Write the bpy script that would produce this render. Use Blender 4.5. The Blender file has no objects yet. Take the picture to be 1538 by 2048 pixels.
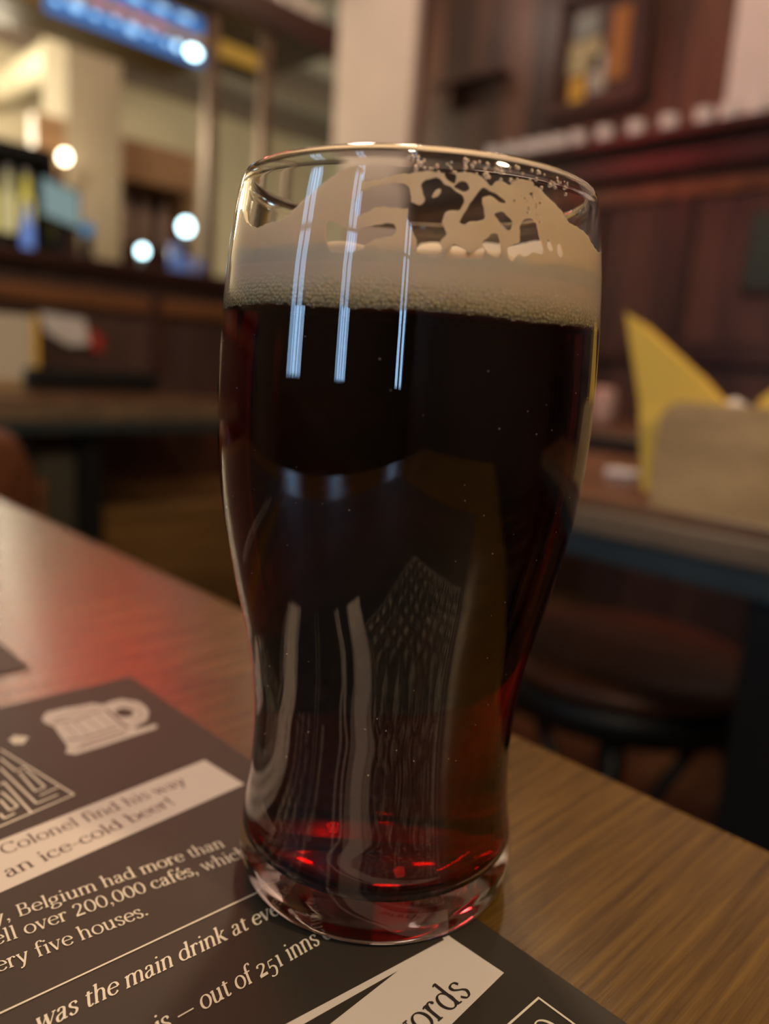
import bpy, bmesh, math, random
from mathutils import Vector, Matrix
import numpy as np
random.seed(7)
S = bpy.context.scene
COL = S.collection
PI = math.pi

# ------------------------------------------------------------------ camera, world, exposure
cd = bpy.data.cameras.new('camera'); cam = bpy.data.objects.new('camera', cd); COL.objects.link(cam)
cd.sensor_fit = 'VERTICAL'; cd.sensor_height = 36; cd.sensor_width = 27; cd.lens = 27.30
_r = Vector((0.70012913, 0.71103285, 0.06520344)); _u = Vector((-0.17603352, 0.08338809, 0.98084587)); _b = Vector((0.69197645, -0.69819676, 0.18354804))
_m = Matrix((_r, _u, _b)).transposed().to_4x4(); _m.translation = Vector((0.11742081, -0.12244529, 0.11696055))
cam.matrix_world = _m
cd.clip_start = 0.005; cd.clip_end = 60
cd.dof.use_dof = True; cd.dof.focus_distance = 0.147; cd.dof.aperture_fstop = 27.3 / 3.7
S.camera = cam
S.view_settings.view_transform = 'Standard'; S.view_settings.look = 'None'; S.view_settings.gamma = 1
S.view_settings.use_curve_mapping = False
S.view_settings.exposure = 0.0
W = bpy.data.worlds.new('world'); S.world = W; W.use_nodes = True
W.node_tree.nodes['Background'].inputs[0].default_value = (0.05, 0.045, 0.05, 1)
W.node_tree.nodes['Background'].inputs[1].default_value = 0.3
S.cycles.use_denoising = True
S.cycles.max_bounces = 14; S.cycles.transmission_bounces = 12; S.cycles.glossy_bounces = 6
S.cycles.blur_glossy = 0.3; S.cycles.sample_clamp_indirect = 6

def lamp(name, kind, loc, power, color, size=0.1, target=None, spot=None):
    d = bpy.data.lights.new(name, kind); d.energy = power; d.color = color
    if kind == 'AREA': d.shape = 'DISK'; d.size = size
    else: d.shadow_soft_size = size
    if spot: d.spot_size = math.radians(spot); d.spot_blend = 0.6
    o = bpy.data.objects.new(name, d); COL.objects.link(o); o.location = loc
    if target is not None:
        o.rotation_euler = (Vector(target) - Vector(loc)).to_track_quat('-Z', 'Y').to_euler()
    return o
WARM = (1.0, 0.74, 0.45)
lamp('aisle_pendant', 'POINT', (-0.52, 0.47, 1.08), 23, (1, 0.76, 0.50), 0.045)
lamp('right_fill_light', 'POINT', (0.62, 0.10, 0.66), 17, (1, 0.70, 0.40), 0.05)  # added warm light from the right for the foam and napkins
lamp('table_lamp', 'POINT', (0.55, -0.75, 1.35), 24, (1, 0.77, 0.50), 0.05)
lamp('back_room_lamp', 'POINT', (-4.6, 0.9, 1.2), 130, (1, 0.87, 0.62), 0.15)
lamp('bar_lamp_warm', 'POINT', (-2.9, 0.9, 0.98), 9, (1, 0.86, 0.62), 0.06)
lamp('back_corner_fill', 'POINT', (-3.4, 3.75, 0.9), 34, (0.95, 0.92, 0.74), 0.12)  # added light, hidden behind the pillar to brighten the back corner
lamp('pillar_lamp', 'POINT', (-2.3, 1.95, 1.75), 7, (1, 0.74, 0.62), 0.08)
lamp('wainscot_lamp', 'POINT', (-1.2, 1.9, 1.9), 9, (1, 0.68, 0.46), 0.08)

# ------------------------------------------------------------------ materials
def nodes(m):
    nt = m.node_tree; return nt, nt.nodes['Principled BSDF']
def mat(name, c, rough=0.5, metal=0.0, var=0.0, vscale=20, bump=0.0, bscale=200, spec=0.5, coat=0.0, emit=None, estr=0.0):
    m = bpy.data.materials.new(name); m.use_nodes = True
    nt, p = nodes(m)
    p.inputs['Base Color'].default_value = (*c, 1); p.inputs['Roughness'].default_value = rough
    p.inputs['Metallic'].default_value = metal; p.inputs['Specular IOR Level'].default_value = spec
    p.inputs['Coat Weight'].default_value = coat
    tc = nt.nodes.new('ShaderNodeTexCoord')
    if var > 0:
        n = nt.nodes.new('ShaderNodeTexNoise'); n.inputs['Scale'].default_value = vscale; n.inputs['Detail'].default_value = 5
        nt.links.new(tc.outputs['Object'], n.inputs['Vector'])
        r = nt.nodes.new('ShaderNodeValToRGB')
        r.color_ramp.elements[0].position = 0.3; r.color_ramp.elements[1].position = 0.7
        r.color_ramp.elements[0].color = (*[x * (1 - var) for x in c], 1); r.color_ramp.elements[1].color = (*[min(1, x * (1 + var)) for x in c], 1)
        nt.links.new(n.outputs['Fac'], r.inputs['Fac']); nt.links.new(r.outputs['Color'], p.inputs['Base Color'])
    if bump > 0:
        n = nt.nodes.new('ShaderNodeTexNoise'); n.inputs['Scale'].default_value = bscale; n.inputs['Detail'].default_value = 4
        nt.links.new(tc.outputs['Object'], n.inputs['Vector'])
        b = nt.nodes.new('ShaderNodeBump'); b.inputs['Strength'].default_value = bump; b.inputs['Distance'].default_value = 0.002
        nt.links.new(n.outputs['Fac'], b.inputs['Height']); nt.links.new(b.outputs['Normal'], p.inputs['Normal'])
    if emit:
        p.inputs['Emission Color'].default_value = (*emit, 1); p.inputs['Emission Strength'].default_value = estr
    return m
def wood(name, c1, c2, scale, rough=0.4, plank=None, bump=0.15, spec=0.5, rvar=0.0):
    """grain stretched by the object-space scale vector; optional plank width (axis, width) with per-plank tone"""
    m = bpy.data.materials.new(name); m.use_nodes = True
    nt, p = nodes(m); L = nt.links
    tc = nt.nodes.new('ShaderNodeTexCoord'); mp = nt.nodes.new('ShaderNodeMapping'); mp.inputs['Scale'].default_value = scale
    L.new(tc.outputs['Object'], mp.inputs['Vector'])
    n = nt.nodes.new('ShaderNodeTexNoise'); n.inputs['Scale'].default_value = 1; n.inputs['Detail'].default_value = 7; n.inputs['Roughness'].default_value = 0.65
    L.new(mp.outputs['Vector'], n.inputs['Vector'])
    r = nt.nodes.new('ShaderNodeValToRGB'); r.color_ramp.elements[0].position = 0.36; r.color_ramp.elements[1].position = 0.66
    r.color_ramp.elements[0].color = (*c1, 1); r.color_ramp.elements[1].color = (*c2, 1)
    L.new(n.outputs['Fac'], r.inputs['Fac']); out = r.outputs['Color']
    if plank:
        ax, w = plank
        sx = nt.nodes.new('ShaderNodeSeparateXYZ'); L.new(tc.outputs['Object'], sx.inputs['Vector'])
        d = nt.nodes.new('ShaderNodeMath'); d.operation = 'DIVIDE'; d.inputs[1].default_value = w; L.new(sx.outputs[ax], d.inputs[0])
        f = nt.nodes.new('ShaderNodeMath'); f.operation = 'FLOOR'; L.new(d.outputs[0], f.inputs[0])
        wn = nt.nodes.new('ShaderNodeTexWhiteNoise'); wn.noise_dimensions = '1D'; L.new(f.outputs[0], wn.inputs['W'])
        mr = nt.nodes.new('ShaderNodeMapRange'); mr.inputs[3].default_value = 0.45; mr.inputs[4].default_value = 1.75; L.new(wn.outputs['Value'], mr.inputs[0])
        fr = nt.nodes.new('ShaderNodeMath'); fr.operation = 'FRACT'; L.new(d.outputs[0], fr.inputs[0])
        gp = nt.nodes.new('ShaderNodeMath'); gp.operation = 'GREATER_THAN'; gp.inputs[1].default_value = 0.05; L.new(fr.outputs[0], gp.inputs[0])
        mg = nt.nodes.new('ShaderNodeMapRange'); mg.inputs[3].default_value = 0.35; mg.inputs[4].default_value = 1; L.new(gp.outputs[0], mg.inputs[0])
        mu = nt.nodes.new('ShaderNodeMath'); mu.operation = 'MULTIPLY'; L.new(mr.outputs[0], mu.inputs[0]); L.new(mg.outputs[0], mu.inputs[1])
        vm = nt.nodes.new('ShaderNodeVectorMath'); vm.operation = 'SCALE'; L.new(out, vm.inputs[0]); L.new(mu.outputs[0], vm.inputs['Scale']); out = vm.outputs[0]
    L.new(out, p.inputs['Base Color'])
    p.inputs['Roughness'].default_value = rough; p.inputs['Specular IOR Level'].default_value = spec
    if bump:
        b = nt.nodes.new('ShaderNodeBump'); b.inputs['Strength'].default_value = bump; b.inputs['Distance'].default_value = 0.0008
        L.new(n.outputs['Fac'], b.inputs['Height']); L.new(b.outputs['Normal'], p.inputs['Normal'])
    return m
def emis(name, c, s):
    m = bpy.data.materials.new(name); m.use_nodes = True; nt = m.node_tree; nt.nodes.clear()
    e = nt.nodes.new('ShaderNodeEmission'); e.inputs[0].default_value = (*c, 1); e.inputs[1].default_value = s
    o = nt.nodes.new('ShaderNodeOutputMaterial'); nt.links.new(e.outputs[0], o.inputs[0]); return m
def glassmat(name, c, rough, ior, absorb=None, dens=0):
    m = bpy.data.materials.new(name); m.use_nodes = True; nt = m.node_tree; nt.nodes.clear()
    g = nt.nodes.new('ShaderNodeBsdfGlass'); g.inputs['Color'].default_value = (*c, 1); g.inputs['Roughness'].default_value = rough; g.inputs['IOR'].default_value = ior
    o = nt.nodes.new('ShaderNodeOutputMaterial'); nt.links.new(g.outputs[0], o.inputs[0])
    if absorb:
        v = nt.nodes.new('ShaderNodeVolumeAbsorption'); v.inputs['Color'].default_value = (*absorb, 1); v.inputs['Density'].default_value = dens
        nt.links.new(v.outputs[0], o.inputs['Volume'])
    return m

M = {}
M['table'] = wood('oak_tabletop', (0.058, 0.029, 0.005), (0.142, 0.078, 0.015), (420, 16, 60), 0.25, bump=0.25)
M['paper'] = mat('dark_paper', (0.033, 0.026, 0.020), 0.55, var=0.08, vscale=40, spec=0.3)
M['ink'] = mat('cream_print', (0.74, 0.68, 0.57), 0.6, spec=0.3)
M['band'] = mat('pale_print', (0.64, 0.58, 0.53), 0.6, spec=0.3)
M['dark_ink'] = mat('black_print', (0.028, 0.022, 0.022), 0.45)
M['glass'] = glassmat('clear_glass', (1, 1, 1), 0.0, 1.5)
M['beer'] = glassmat('dark_beer', (1, 1, 1), 0.0, 1.34, (0.81, 0.16, 0.03), 275)
M['drop'] = glassmat('water', (1, 1, 1), 0.0, 1.33)
M['dark_wood'] = wood('dark_wood', (0.028, 0.012, 0.008), (0.075, 0.03, 0.018), (6, 6, 1.2), 0.4)
M['red_wood'] = wood('red_brown_wood', (0.035, 0.013, 0.010), (0.075, 0.026, 0.019), (6, 1.2, 6), 0.35)
M['bar_wood'] = wood('bar_front_wood', (0.05, 0.028, 0.023), (0.11, 0.06, 0.048), (6, 6, 1.2), 0.4)
M['rail_wood'] = wood('orange_brown_wood', (0.12, 0.05, 0.02), (0.26, 0.11, 0.045), (14, 1.5, 14), 0.3)
M['planks'] = wood('plank_wall', (0.035, 0.015, 0.010), (0.10, 0.042, 0.024), (9, 9, 1.3), 0.45, plank=(0, 0.16))
M['mid_wood'] = wood('brown_tabletop', (0.10, 0.05, 0.025), (0.22, 0.11, 0.055), (3, 22, 22), 0.3)
M['edge_wood'] = wood('grey_brown_edge', (0.11, 0.075, 0.045), (0.18, 0.12, 0.07), (5, 22, 22), 0.5)
M['pale_wood'] = wood('pale_wood', (0.36, 0.22, 0.085), (0.54, 0.35, 0.15), (9, 22, 22), 0.5)
M['honey_wood'] = wood('honey_wood', (0.14, 0.075, 0.025), (0.24, 0.13, 0.045), (5, 2, 20), 0.45)
M['steel'] = mat('blue_grey_steel', (0.030, 0.042, 0.046), 0.5, 0.2, 0.15)
M['black'] = mat('black_metal', (0.008, 0.008, 0.008), 0.45, 0.2, 0.1)
M['leather'] = mat('brown_leather', (0.12, 0.042, 0.018), 0.4, var=0.2, bump=0.1)
M['yellow'] = mat('yellow_napkin', (0.85, 0.55, 0.09), 0.8, var=0.04, bump=0.1)
M['white'] = mat('white_paper', (0.75, 0.7, 0.66), 0.6, var=0.03)
M['cream'] = mat('cream_plaster', (0.62, 0.52, 0.36), 0.8, var=0.06, vscale=3, bump=0.1, bscale=30)
M['greyg'] = mat('grey_green_plaster', (0.48, 0.47, 0.36), 0.8, var=0.05, vscale=3, bump=0.1, bscale=30)
M['pink'] = mat('pale_plaster', (0.62, 0.5, 0.44), 0.8, var=0.05, vscale=4, bump=0.1, bscale=30)
M['ceil'] = mat('grey_ceiling', (0.30, 0.27, 0.22), 0.85, var=0.08, vscale=3)
M['beamwood'] = mat('ceiling_beam', (0.15, 0.11, 0.085), 0.7, var=0.1)
M['floor'] = wood('floor_boards', (0.05, 0.028, 0.013), (0.12, 0.07, 0.03), (14, 2, 14), 0.4, plank=(0, 0.14))
M['dim'] = mat('dim_plaster', (0.10, 0.075, 0.06), 0.8, var=0.1, vscale=3)
M['metal'] = mat('galvanised_duct', (0.66, 0.60, 0.46), 0.35, 0.25, 0.06)
M['post'] = mat('bronze_post', (0.20, 0.13, 0.085), 0.4, 0.5, 0.1)
M['tan'] = wood('tan_wood', (0.34, 0.19, 0.09), (0.46, 0.27, 0.13), (9, 2, 9), 0.5)
M['glassy'] = mat('frosted_glassware', (0.78, 0.76, 0.74), 0.25, var=0.05)
M['green'] = mat('dark_green_board', (0.02, 0.045, 0.03), 0.5, var=0.2)
M['redp'] = mat('red_print', (0.45, 0.04, 0.03), 0.5)
M['bulb'] = emis('warm_bulb', (1, 0.83, 0.55), 14)
M['cyanl'] = emis('cool_light', (0.62, 0.93, 1.0), 9)
M['bluel'] = emis('blue_light', (0.09, 0.24, 0.60), 0.8)
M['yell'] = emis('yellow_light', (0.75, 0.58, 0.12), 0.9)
M['screen'] = emis('screen_glow', (0.45, 0.62, 0.60), 0.45)
M['red'] = emis('red_neon', (1, 0.05, 0.05), 120)
M['pane'] = emis('daylight_pane', (0.42, 0.66, 1.0), 7.5)

# ------------------------------------------------------------------ object helpers
def wmat(o):
    m = Matrix.Identity(4)
    while o is not None:
        m = o.matrix_parent_inverse @ o.matrix_basis @ m if o.parent else o.matrix_basis @ m
        o = o.parent
    return m
class MB:
    def __init__(s): s.bm = bmesh.new()
    def box(s, x0, x1, y0, y1, z0, z1, bev=0.0):
        b = bmesh.new(); bmesh.ops.create_cube(b, size=1)
        for v in b.verts: v.co = Vector(((x0 + x1) / 2 + v.co.x * (x1 - x0), (y0 + y1) / 2 + v.co.y * (y1 - y0), (z0 + z1) / 2 + v.co.z * (z1 - z0)))
        if bev: bmesh.ops.bevel(b, geom=b.edges[:], offset=bev, segments=3, affect='EDGES', profile=0.6)
        s.merge(b); return s
    def merge(s, b):
        me = bpy.data.meshes.new('tmp'); b.to_mesh(me); b.free(); s.bm.from_mesh(me); bpy.data.meshes.remove(me)
    def tube(s, pts, r, seg=12, closed=False):
        pts = [Vector(p) for p in pts]; n = len(pts); rr = r if isinstance(r, (list, tuple)) else [r] * n; rings = []
        up = Vector((0, 0, 1))
        for i, p in enumerate(pts):
            t = (pts[(i + 1) % n] - pts[i - 1]) if closed else (pts[min(i + 1, n - 1)] - pts[max(i - 1, 0)])
            t.normalize(); a = t.cross(up)
            if a.length < 1e-3: a = t.cross(Vector((1, 0, 0)))
            a.normalize(); b = t.cross(a)
            rings.append([s.bm.verts.new(p + (a * math.cos(k * 2 * PI / seg) + b * math.sin(k * 2 * PI / seg)) * rr[i]) for k in range(seg)])
        for i in range(n if closed else n - 1):
            A, B = rings[i], rings[(i + 1) % n]
            for k in range(seg): s.bm.faces.new((A[k], A[(k + 1) % seg], B[(k + 1) % seg], B[k]))
        if not closed: s.bm.faces.new(rings[0]); s.bm.faces.new(rings[-1])
        return s
    def lathe(s, prof, c=(0, 0, 0), seg=32, close=False):
        cx, cy, cz = c; rings = []
        for r, z in prof:
            if r < 1e-6: rings.append([s.bm.verts.new((cx, cy, cz + z))])
            else: rings.append([s.bm.verts.new((cx + r * math.cos(k * 2 * PI / seg), cy + r * math.sin(k * 2 * PI / seg), cz + z)) for k in range(seg)])
        idx = list(range(len(rings) - 1)) + ([len(rings) - 1] if close else [])
        for i in idx:
            A, B = rings[i], rings[(i + 1) % len(rings)]
            for k in range(seg):
                k2 = (k + 1) % seg
                if len(A) == 1 and len(B) == 1: continue
                if len(A) == 1: s.bm.faces.new((A[0], B[k2], B[k]))
                elif len(B) == 1: s.bm.faces.new((A[k], A[k2], B[0]))
                else: s.bm.faces.new((A[k], A[k2], B[k2], B[k]))
        return s
    def ball(s, c, r, sc=(1, 1, 1), seg=16):
        b = bmesh.new(); bmesh.ops.create_uvsphere(b, u_segments=seg, v_segments=seg // 2, radius=r)
        for v in b.verts: v.co = Vector((c[0] + v.co.x * sc[0], c[1] + v.co.y * sc[1], c[2] + v.co.z * sc[2]))
        s.merge(b); return s
    def prism(s, pts, d):
        """polygon (3-D points) pushed along vector d"""
        d = Vector(d); A = [s.bm.verts.new(Vector(p)) for p in pts]; B = [s.bm.verts.new(Vector(p) + d) for p in pts]; n = len(A)
        s.bm.faces.new(A); s.bm.faces.new(B[::-1])
        for i in range(n): s.bm.faces.new((A[i], B[i], B[(i + 1) % n], A[(i + 1) % n]))
        return s
    def poly(s, pts): s.bm.faces.new([s.bm.verts.new(Vector(p)) for p in pts]); return s
    def build(s, name, m, parent=None, smooth=False, fix=True):
        if fix: bmesh.ops.recalc_face_normals(s.bm, faces=s.bm.faces[:])
        me = bpy.data.meshes.new(name); s.bm.to_mesh(me); s.bm.free()
        me.materials.append(M[m] if isinstance(m, str) else m)
        if smooth:
            for f in me.polygons: f.use_smooth = True
        o = bpy.data.objects.new(name, me); COL.objects.link(o)
        if parent is not None: o.parent = parent; o.matrix_parent_inverse = wmat(parent).inverted()
        return o
def tag(o, label, cat, group=None):
    o['label'] = label; o['category'] = cat
    if group: o['group'] = group
    return o
def thing(name, loc, label, cat, group=None):
    o = bpy.data.objects.new(name, None); COL.objects.link(o); o.location = loc; o.empty_display_size = 0.05
    return tag(o, label, cat, group)
def struct(name, mb, m, parent=None):
    o = mb.build(name, m, parent)
    if parent is None: o['kind'] = 'structure'
    return o
def copy_tree(o, dloc, label=None, name=None):
    c = o.copy(); COL.objects.link(c); c.location = Vector(o.location) + Vector(dloc)
    if label: c['label'] = label
    for ch in list(o.children):
        k = ch.copy(); COL.objects.link(k); k.parent = c
    return c
def bez(ps, n=12):
    out = []
    P = [ps[0]] + list(ps) + [ps[-1]]
    for i in range(1, len(P) - 2):
        p0, p1, p2, p3 = [np.array(q, float) for q in P[i - 1:i + 3]]
        for k in range(n):
            t = k / n; out.append(tuple(0.5 * (2 * p1 + (p2 - p0) * t + (2 * p0 - 5 * p1 + 4 * p2 - p3) * t * t + (3 * p1 - p0 - 3 * p2 + p3) * t ** 3)))
    out.append(tuple(np.array(ps[-1], float))); return out

# ------------------------------------------------------------------ the room
FZ, CZ = -0.75, 2.05
struct('floor', MB().box(-6, 3, -3, 4.6, FZ - 0.05, FZ), 'floor')
struct('ceiling', MB().box(-6, 3, -3, 4.6, CZ, CZ + 0.05), 'ceil')
for k, x in enumerate((-5.3, -4.55, -3.85, -3.2)):
    struct('trim_%d' % (k + 1), MB().box(x, x + 0.14, -2.9, 4.4, CZ - 0.16, CZ), 'beamwood')
struct('wall_back', MB().box(-5.9, -5.8, -3, 4.6, FZ, CZ), 'cream')
struct('wall_end', MB().box(-5.8, -2.55, 4.4, 4.5, FZ, CZ), 'greyg')
struct('wall_far', MB().box(-2.55, 3, 2.6, 2.7, FZ, CZ), 'planks')
struct('wall_pillar', MB().box(-3.08, -2.55, 2.56, 3.1, FZ, CZ, 0.006), 'pink')
struct('wall_column', MB().box(-3.62, -3.36, 1.345, 1.585, FZ, CZ, 0.006), 'cream')
struct('wall_right', MB().box(2.6, 2.7, -3, 2.6, FZ, CZ), 'dim')
# window wall behind the photographer: three daylight windows
WX = [(-1.45, -0.95), (0.12, 0.42), (1.98, 2.36)]
mbw = MB(); xs = [-5.8] + [v for p in WX for v in p] + [2.6]
for i in range(0, len(xs), 2): mbw.box(xs[i], xs[i + 1], -2.7, -2.6, FZ, CZ)
for a, b in WX: mbw.box(a, b, -2.7, -2.6, FZ, 0.15); mbw.box(a, b, -2.7, -2.6, 1.75, CZ)
struct('wall_front', mbw, 'dim')
for k, (a, b) in enumerate(WX):
    f = MB()
    for x0, x1 in ((a, a + 0.03), (b - 0.03, b), ((a + b) / 2 - 0.012, (a + b) / 2 + 0.012)): f.box(x0, x1, -2.68, -2.62, 0.15, 1.75)
    for z0 in (0.15, 1.2, 1.72): f.box(a, b, -2.68, -2.62, z0, z0 + 0.03)
    w = struct('window_%d' % (k + 1), f, 'dark_wood')
    MB().box(a, b, -2.695, -2.685, 0.15, 1.75).build('pane', 'pane', w)
# ------------------------------------------------------------------ wood-clad far wall: white panel, ledge, chair rail, wainscot frames
struct('trim_5', MB().box(-1.105, 0.6, 2.57, 2.605, 0.99, CZ, 0.003), 'white')
lf = thing('wall_shelf', (-1.0, 2.5, 0.93), 'dark red-brown wooden ledge along the plank wall carrying a row of glasses', 'shelf')
MB().box(-2.5, 0.6, 2.44, 2.6, 0.925, 0.955, 0.005).build('shelf_board', 'red_wood', lf)
MB().box(-2.5, 0.6, 2.52, 2.6, 0.835, 0.925, 0.01).build('moulding', 'red_wood', lf)
struct('trim_6', MB().box(-2.5, 0.6, 2.55, 2.605, 0.195, 0.275, 0.008), 'dark_wood')
struct('trim_7', MB().box(-2.5, 0.6, 2.57, 2.605, 0.76, 0.81, 0.004), 'rail_wood')
for k, x in enumerate((-2.0, -1.62, -1.26, -0.86)):
    struct('trim_%d' % (8 + k), MB().box(x, x + 0.10, 2.575, 2.605, 0.275, 0.76, 0.004), 'dark_wood')
gl = None
prof = [(0.0, 0.0), (0.026, 0.0), (0.028, 0.004), (0.031, 0.048), (0.029, 0.048), (0.025, 0.008), (0.0, 0.008)]
gx = [-1.99, -1.90, -1.82, -1.75, -1.68, -1.60, -1.49, -1.37, -1.25, -1.13, -1.05, -0.96]
words = ['leftmost of the row', 'second from the left end', 'third from the left end', 'fourth from the left end', 'fifth from the left end', 'sixth from the left end', 'seventh from the left end',
         'fifth from the right end', 'fourth from the right end', 'third from the right end', 'second from the right end', 'in front of the white panel']
for k, x in enumerate(gx):
    if gl is None:
        gl = MB().lathe(prof, (0, 0, 0), 20).build('tumbler', 'glassy', None, True); o = gl
    else:
        o = gl.copy(); COL.objects.link(o)
    o.location = (x, 2.49, 0.9555)
    tag(o, 'small pale tumbler on the dark wall ledge, ' + words[k], 'glass', 'tumblers along the wall ledge')
# framed pin-up in the planks
fs = thing('framed_notice', (-1.59, 2.59, 1.30), 'dark-framed notice with yellow, white and orange papers on the plank wall', 'picture')
f = MB(); f.box(-1.80, -1.765, 2.55, 2.6, 1.13, 1.52, 0.004); f.box(-1.44, -1.405, 2.55, 2.6, 1.13, 1.52, 0.004); f.box(-1.80, -1.405, 2.545, 2.6, 1.10, 1.135, 0.004); f.box(-1.80, -1.405, 2.55, 2.6, 1.50, 1.53, 0.004)
f.build('frame', 'dark_wood', fs)
MB().box(-1.765, -1.44, 2.585, 2.6, 1.135, 1.50).build('backing', 'dark_wood', fs)
for nm, (x0, x1, z0, z1), m in (('paper', (-1.72, -1.655, 1.15, 1.235), mat('amber_paper', (0.62, 0.36, 0.03), 0.6)), ('paper', (-1.735, -1.60, 1.245, 1.36), mat('cream_paper', (0.42, 0.37, 0.2), 0.6)),
                         ('paper', (-1.64, -1.57, 1.17, 1.30), mat('grey_paper', (0.4, 0.38, 0.32), 0.6)), ('paper', (-1.565, -1.49, 1.20, 1.44), mat('orange_paper', (0.34, 0.14, 0.03), 0.6)), ('paper', (-1.72, -1.62, 1.37, 1.45), mat('blue_grey_paper', (0.25, 0.29, 0.27), 0.6))):
    MB().box(x0, x1, 2.578, 2.584, z0, z1).build(nm, m, fs)
sh = thing('small_shelf', (-2.14, 2.57, 1.2), 'small dark shelf bracket on the planks beside the plaster pillar', 'shelf')
MB().box(-2.36, -2.02, 2.5, 2.6, 1.30, 1.325, 0.003).build('board', 'dark_wood', sh)
MB().box(-2.30, -2.27, 2.52, 2.6, 1.22, 1.30, 0.003).build('bracket', 'dark_wood', sh)
gb = thing('wall_board', (-0.9, 2.59, 0.55), 'dark green framed board low on the plank wall at the right edge', 'board')
MB().box(-0.975, -0.70, 2.57, 2.6, 0.43, 0.70, 0.004).build('frame', 'dark_wood', gb)
MB().box(-0.955, -0.72, 2.562, 2.571, 0.45, 0.68).build('panel', 'green', gb)

# ------------------------------------------------------------------ bar counter, bench, canopy
bar = thing('bar_counter', (-2.4, 0.3, FZ), 'long dark wooden bar counter with red-brown top and orange-brown rail', 'bar counter')
MB().box(-2.78, -2.14, -1.6, 2.2, 0.335, 0.37, 0.008).build('countertop', 'red_wood', bar)
MB().box(-2.70, -2.20, -1.6, 2.18, FZ, 0.335).build('bar_front', 'bar_wood', bar)
MB().box(-2.205, -2.17, -1.6, 1.10, 0.232, 0.280, 0.006).build('rail', 'rail_wood', bar)
MB().box(-2.205, -2.17, 1.135, 2.18, 0.232, 0.280, 0.006).build('rail', 'rail_wood', bar)
MB().box(-2.205, -2.165, 1.10, 1.135, 0.05, 0.30, 0.004).build('pilaster', 'dark_wood', bar)
for y in (-0.4, 0.2, 0.72, 1.2, 1.66):
    MB().box(-2.205, -2.185, y, y + 0.40, -0.10, 0.20, 0.01).build('panel', 'bar_wood', bar)
bn = thing('bench', (-1.95, 0.5, FZ), 'honey-coloured wooden bench along the front of the bar counter', 'bench')
MB().box(-2.18, -1.78, -0.9, 2.0, -0.335, -0.295, 0.008).build('seat', 'honey_wood', bn)
MB().box(-2.18, -2.155, -0.9, 2.0, -0.294, -0.02, 0.006).build('backrest', 'dark_wood', bn)
MB().box(-1.80, -1.785, -0.9, 2.0, -0.62, -0.335).build('apron', 'honey_wood', bn)
for y in (0.655, 1.5):
    MB().box(-1.784, -1.742, y, y + 0.085, FZ, -0.225, 0.006).build('leg', 'tan', bn)
cp = thing('bar_canopy', (-2.5, 0.3, 1.17), 'red-brown wooden canopy shelf hanging over the bar', 'canopy')
MB().box(-2.19, -2.15, -1.6, 1.785, 1.165, 1.262, 0.006).build('fascia', 'red_wood', cp)
MB().box(-2.62, -2.19, -1.6, 1.785, 1.175, 1.21, 0.004).build('shelf_board', 'dark_wood', cp)
MB().box(-2.62, -2.58, -1.6, 1.785, 1.165, 1.262, 0.004).build('fascia', 'red_wood', cp)
for y, x in ((1.295, -2.2), (1.50, -2.2)):
    MB().box(x - 0.016, x + 0.016, y, y + 0.034, 0.371, 1.175, 0.004).build('post', 'post', cp)
for y in (0.0, 1.70):
    MB().box(-2.47, -2.44, y, y + 0.03, 1.21, CZ, 0.003).build('hanger', 'post', cp)
lb = thing('light_box', (-2.33, 0.6, 1.0), 'glowing blue and yellow light box sign hung under the bar canopy', 'light box')
MB().box(-2.42, -2.215, -0.6, 1.288, 1.005, 1.16, 0.006).build('housing', mat('amber_housing', (0.30, 0.20, 0.06), 0.4), lb)
MB().box(-2.2145, -2.205, 0.80, 1.285, 1.0, 1.055, 0.003).build('lower_panel', 'bluel', lb)
MB().box(-2.2145, -2.208, 0.80, 1.285, 1.085, 1.135, 0.003).build('upper_panel', 'bluel', lb)
MB().box(-2.2145, -2.208, -0.3, 0.79, 1.05, 1.12, 0.003).build('amber_panel', emis('amber_light', (0.7, 0.32, 0.06), 0.5), lb)
MB().ball((-2.204, 1.25, 1.03), 0.020, (0.15, 1.2, 0.8)).build('glow_spot', 'cyanl', lb, True)
MB().ball((-2.204, 1.195, 1.032), 0.011, (0.15, 1, 1)).build('glow_spot', emis('mid_cyan', (0.5, 0.8, 1.0), 3), lb, True)
M['pbl'] = emis('pale_blue_light', (0.35, 0.6, 0.9), 1.7); M['rgl'] = emis('red_glow', (0.8, 0.25, 0.2), 0.9); M['amb'] = emis('amber_light', (0.7, 0.36, 0.06), 0.5)
for k in range(7): MB().ball((-2.204, 0.83 + k * 0.055, 1.032 + 0.006 * (k % 2)), 0.008 + 0.006 * (k % 3 == 1), (0.15, 1.4, 1.0)).build('glow_spot', 'pbl', lb, True)
for k in range(4): MB().ball((-2.204, 0.95 + k * 0.06, 1.070), 0.011, (0.15, 2.0, 0.8)).build('glow_spot', 'rgl', lb, True)
for k in range(5): MB().ball((-2.204, 0.90 + k * 0.08, 1.118), 0.010, (0.15, 2.4, 0.8)).build('glow_spot', 'pbl', lb, True)
MB().box(-2.2149, -2.2075, 0.80, 1.285, 1.058, 1.082, 0.002).build('amber_strip', 'amb', lb)
MB().box(-2.30, -2.27, 1.29, 1.56, 1.085, 1.125, 0.003).build('amber_strip', 'amb', lb)
nt_ = thing('neon_tube', (-2.3, 0.8, 1.4), 'red neon tube mounted on top of the bar canopy', 'lamp')
MB().tube([(-2.25, 0.72, 1.46), (-2.25, 1.34, 1.46)], 0.02, 10).build('tube', 'red', nt_, True)
MB().box(-2.29, -2.278, 0.65, 1.375, 1.22, 1.64, 0.003).build('backing', 'black', nt_)  # board added to keep the red light off the column behind
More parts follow.
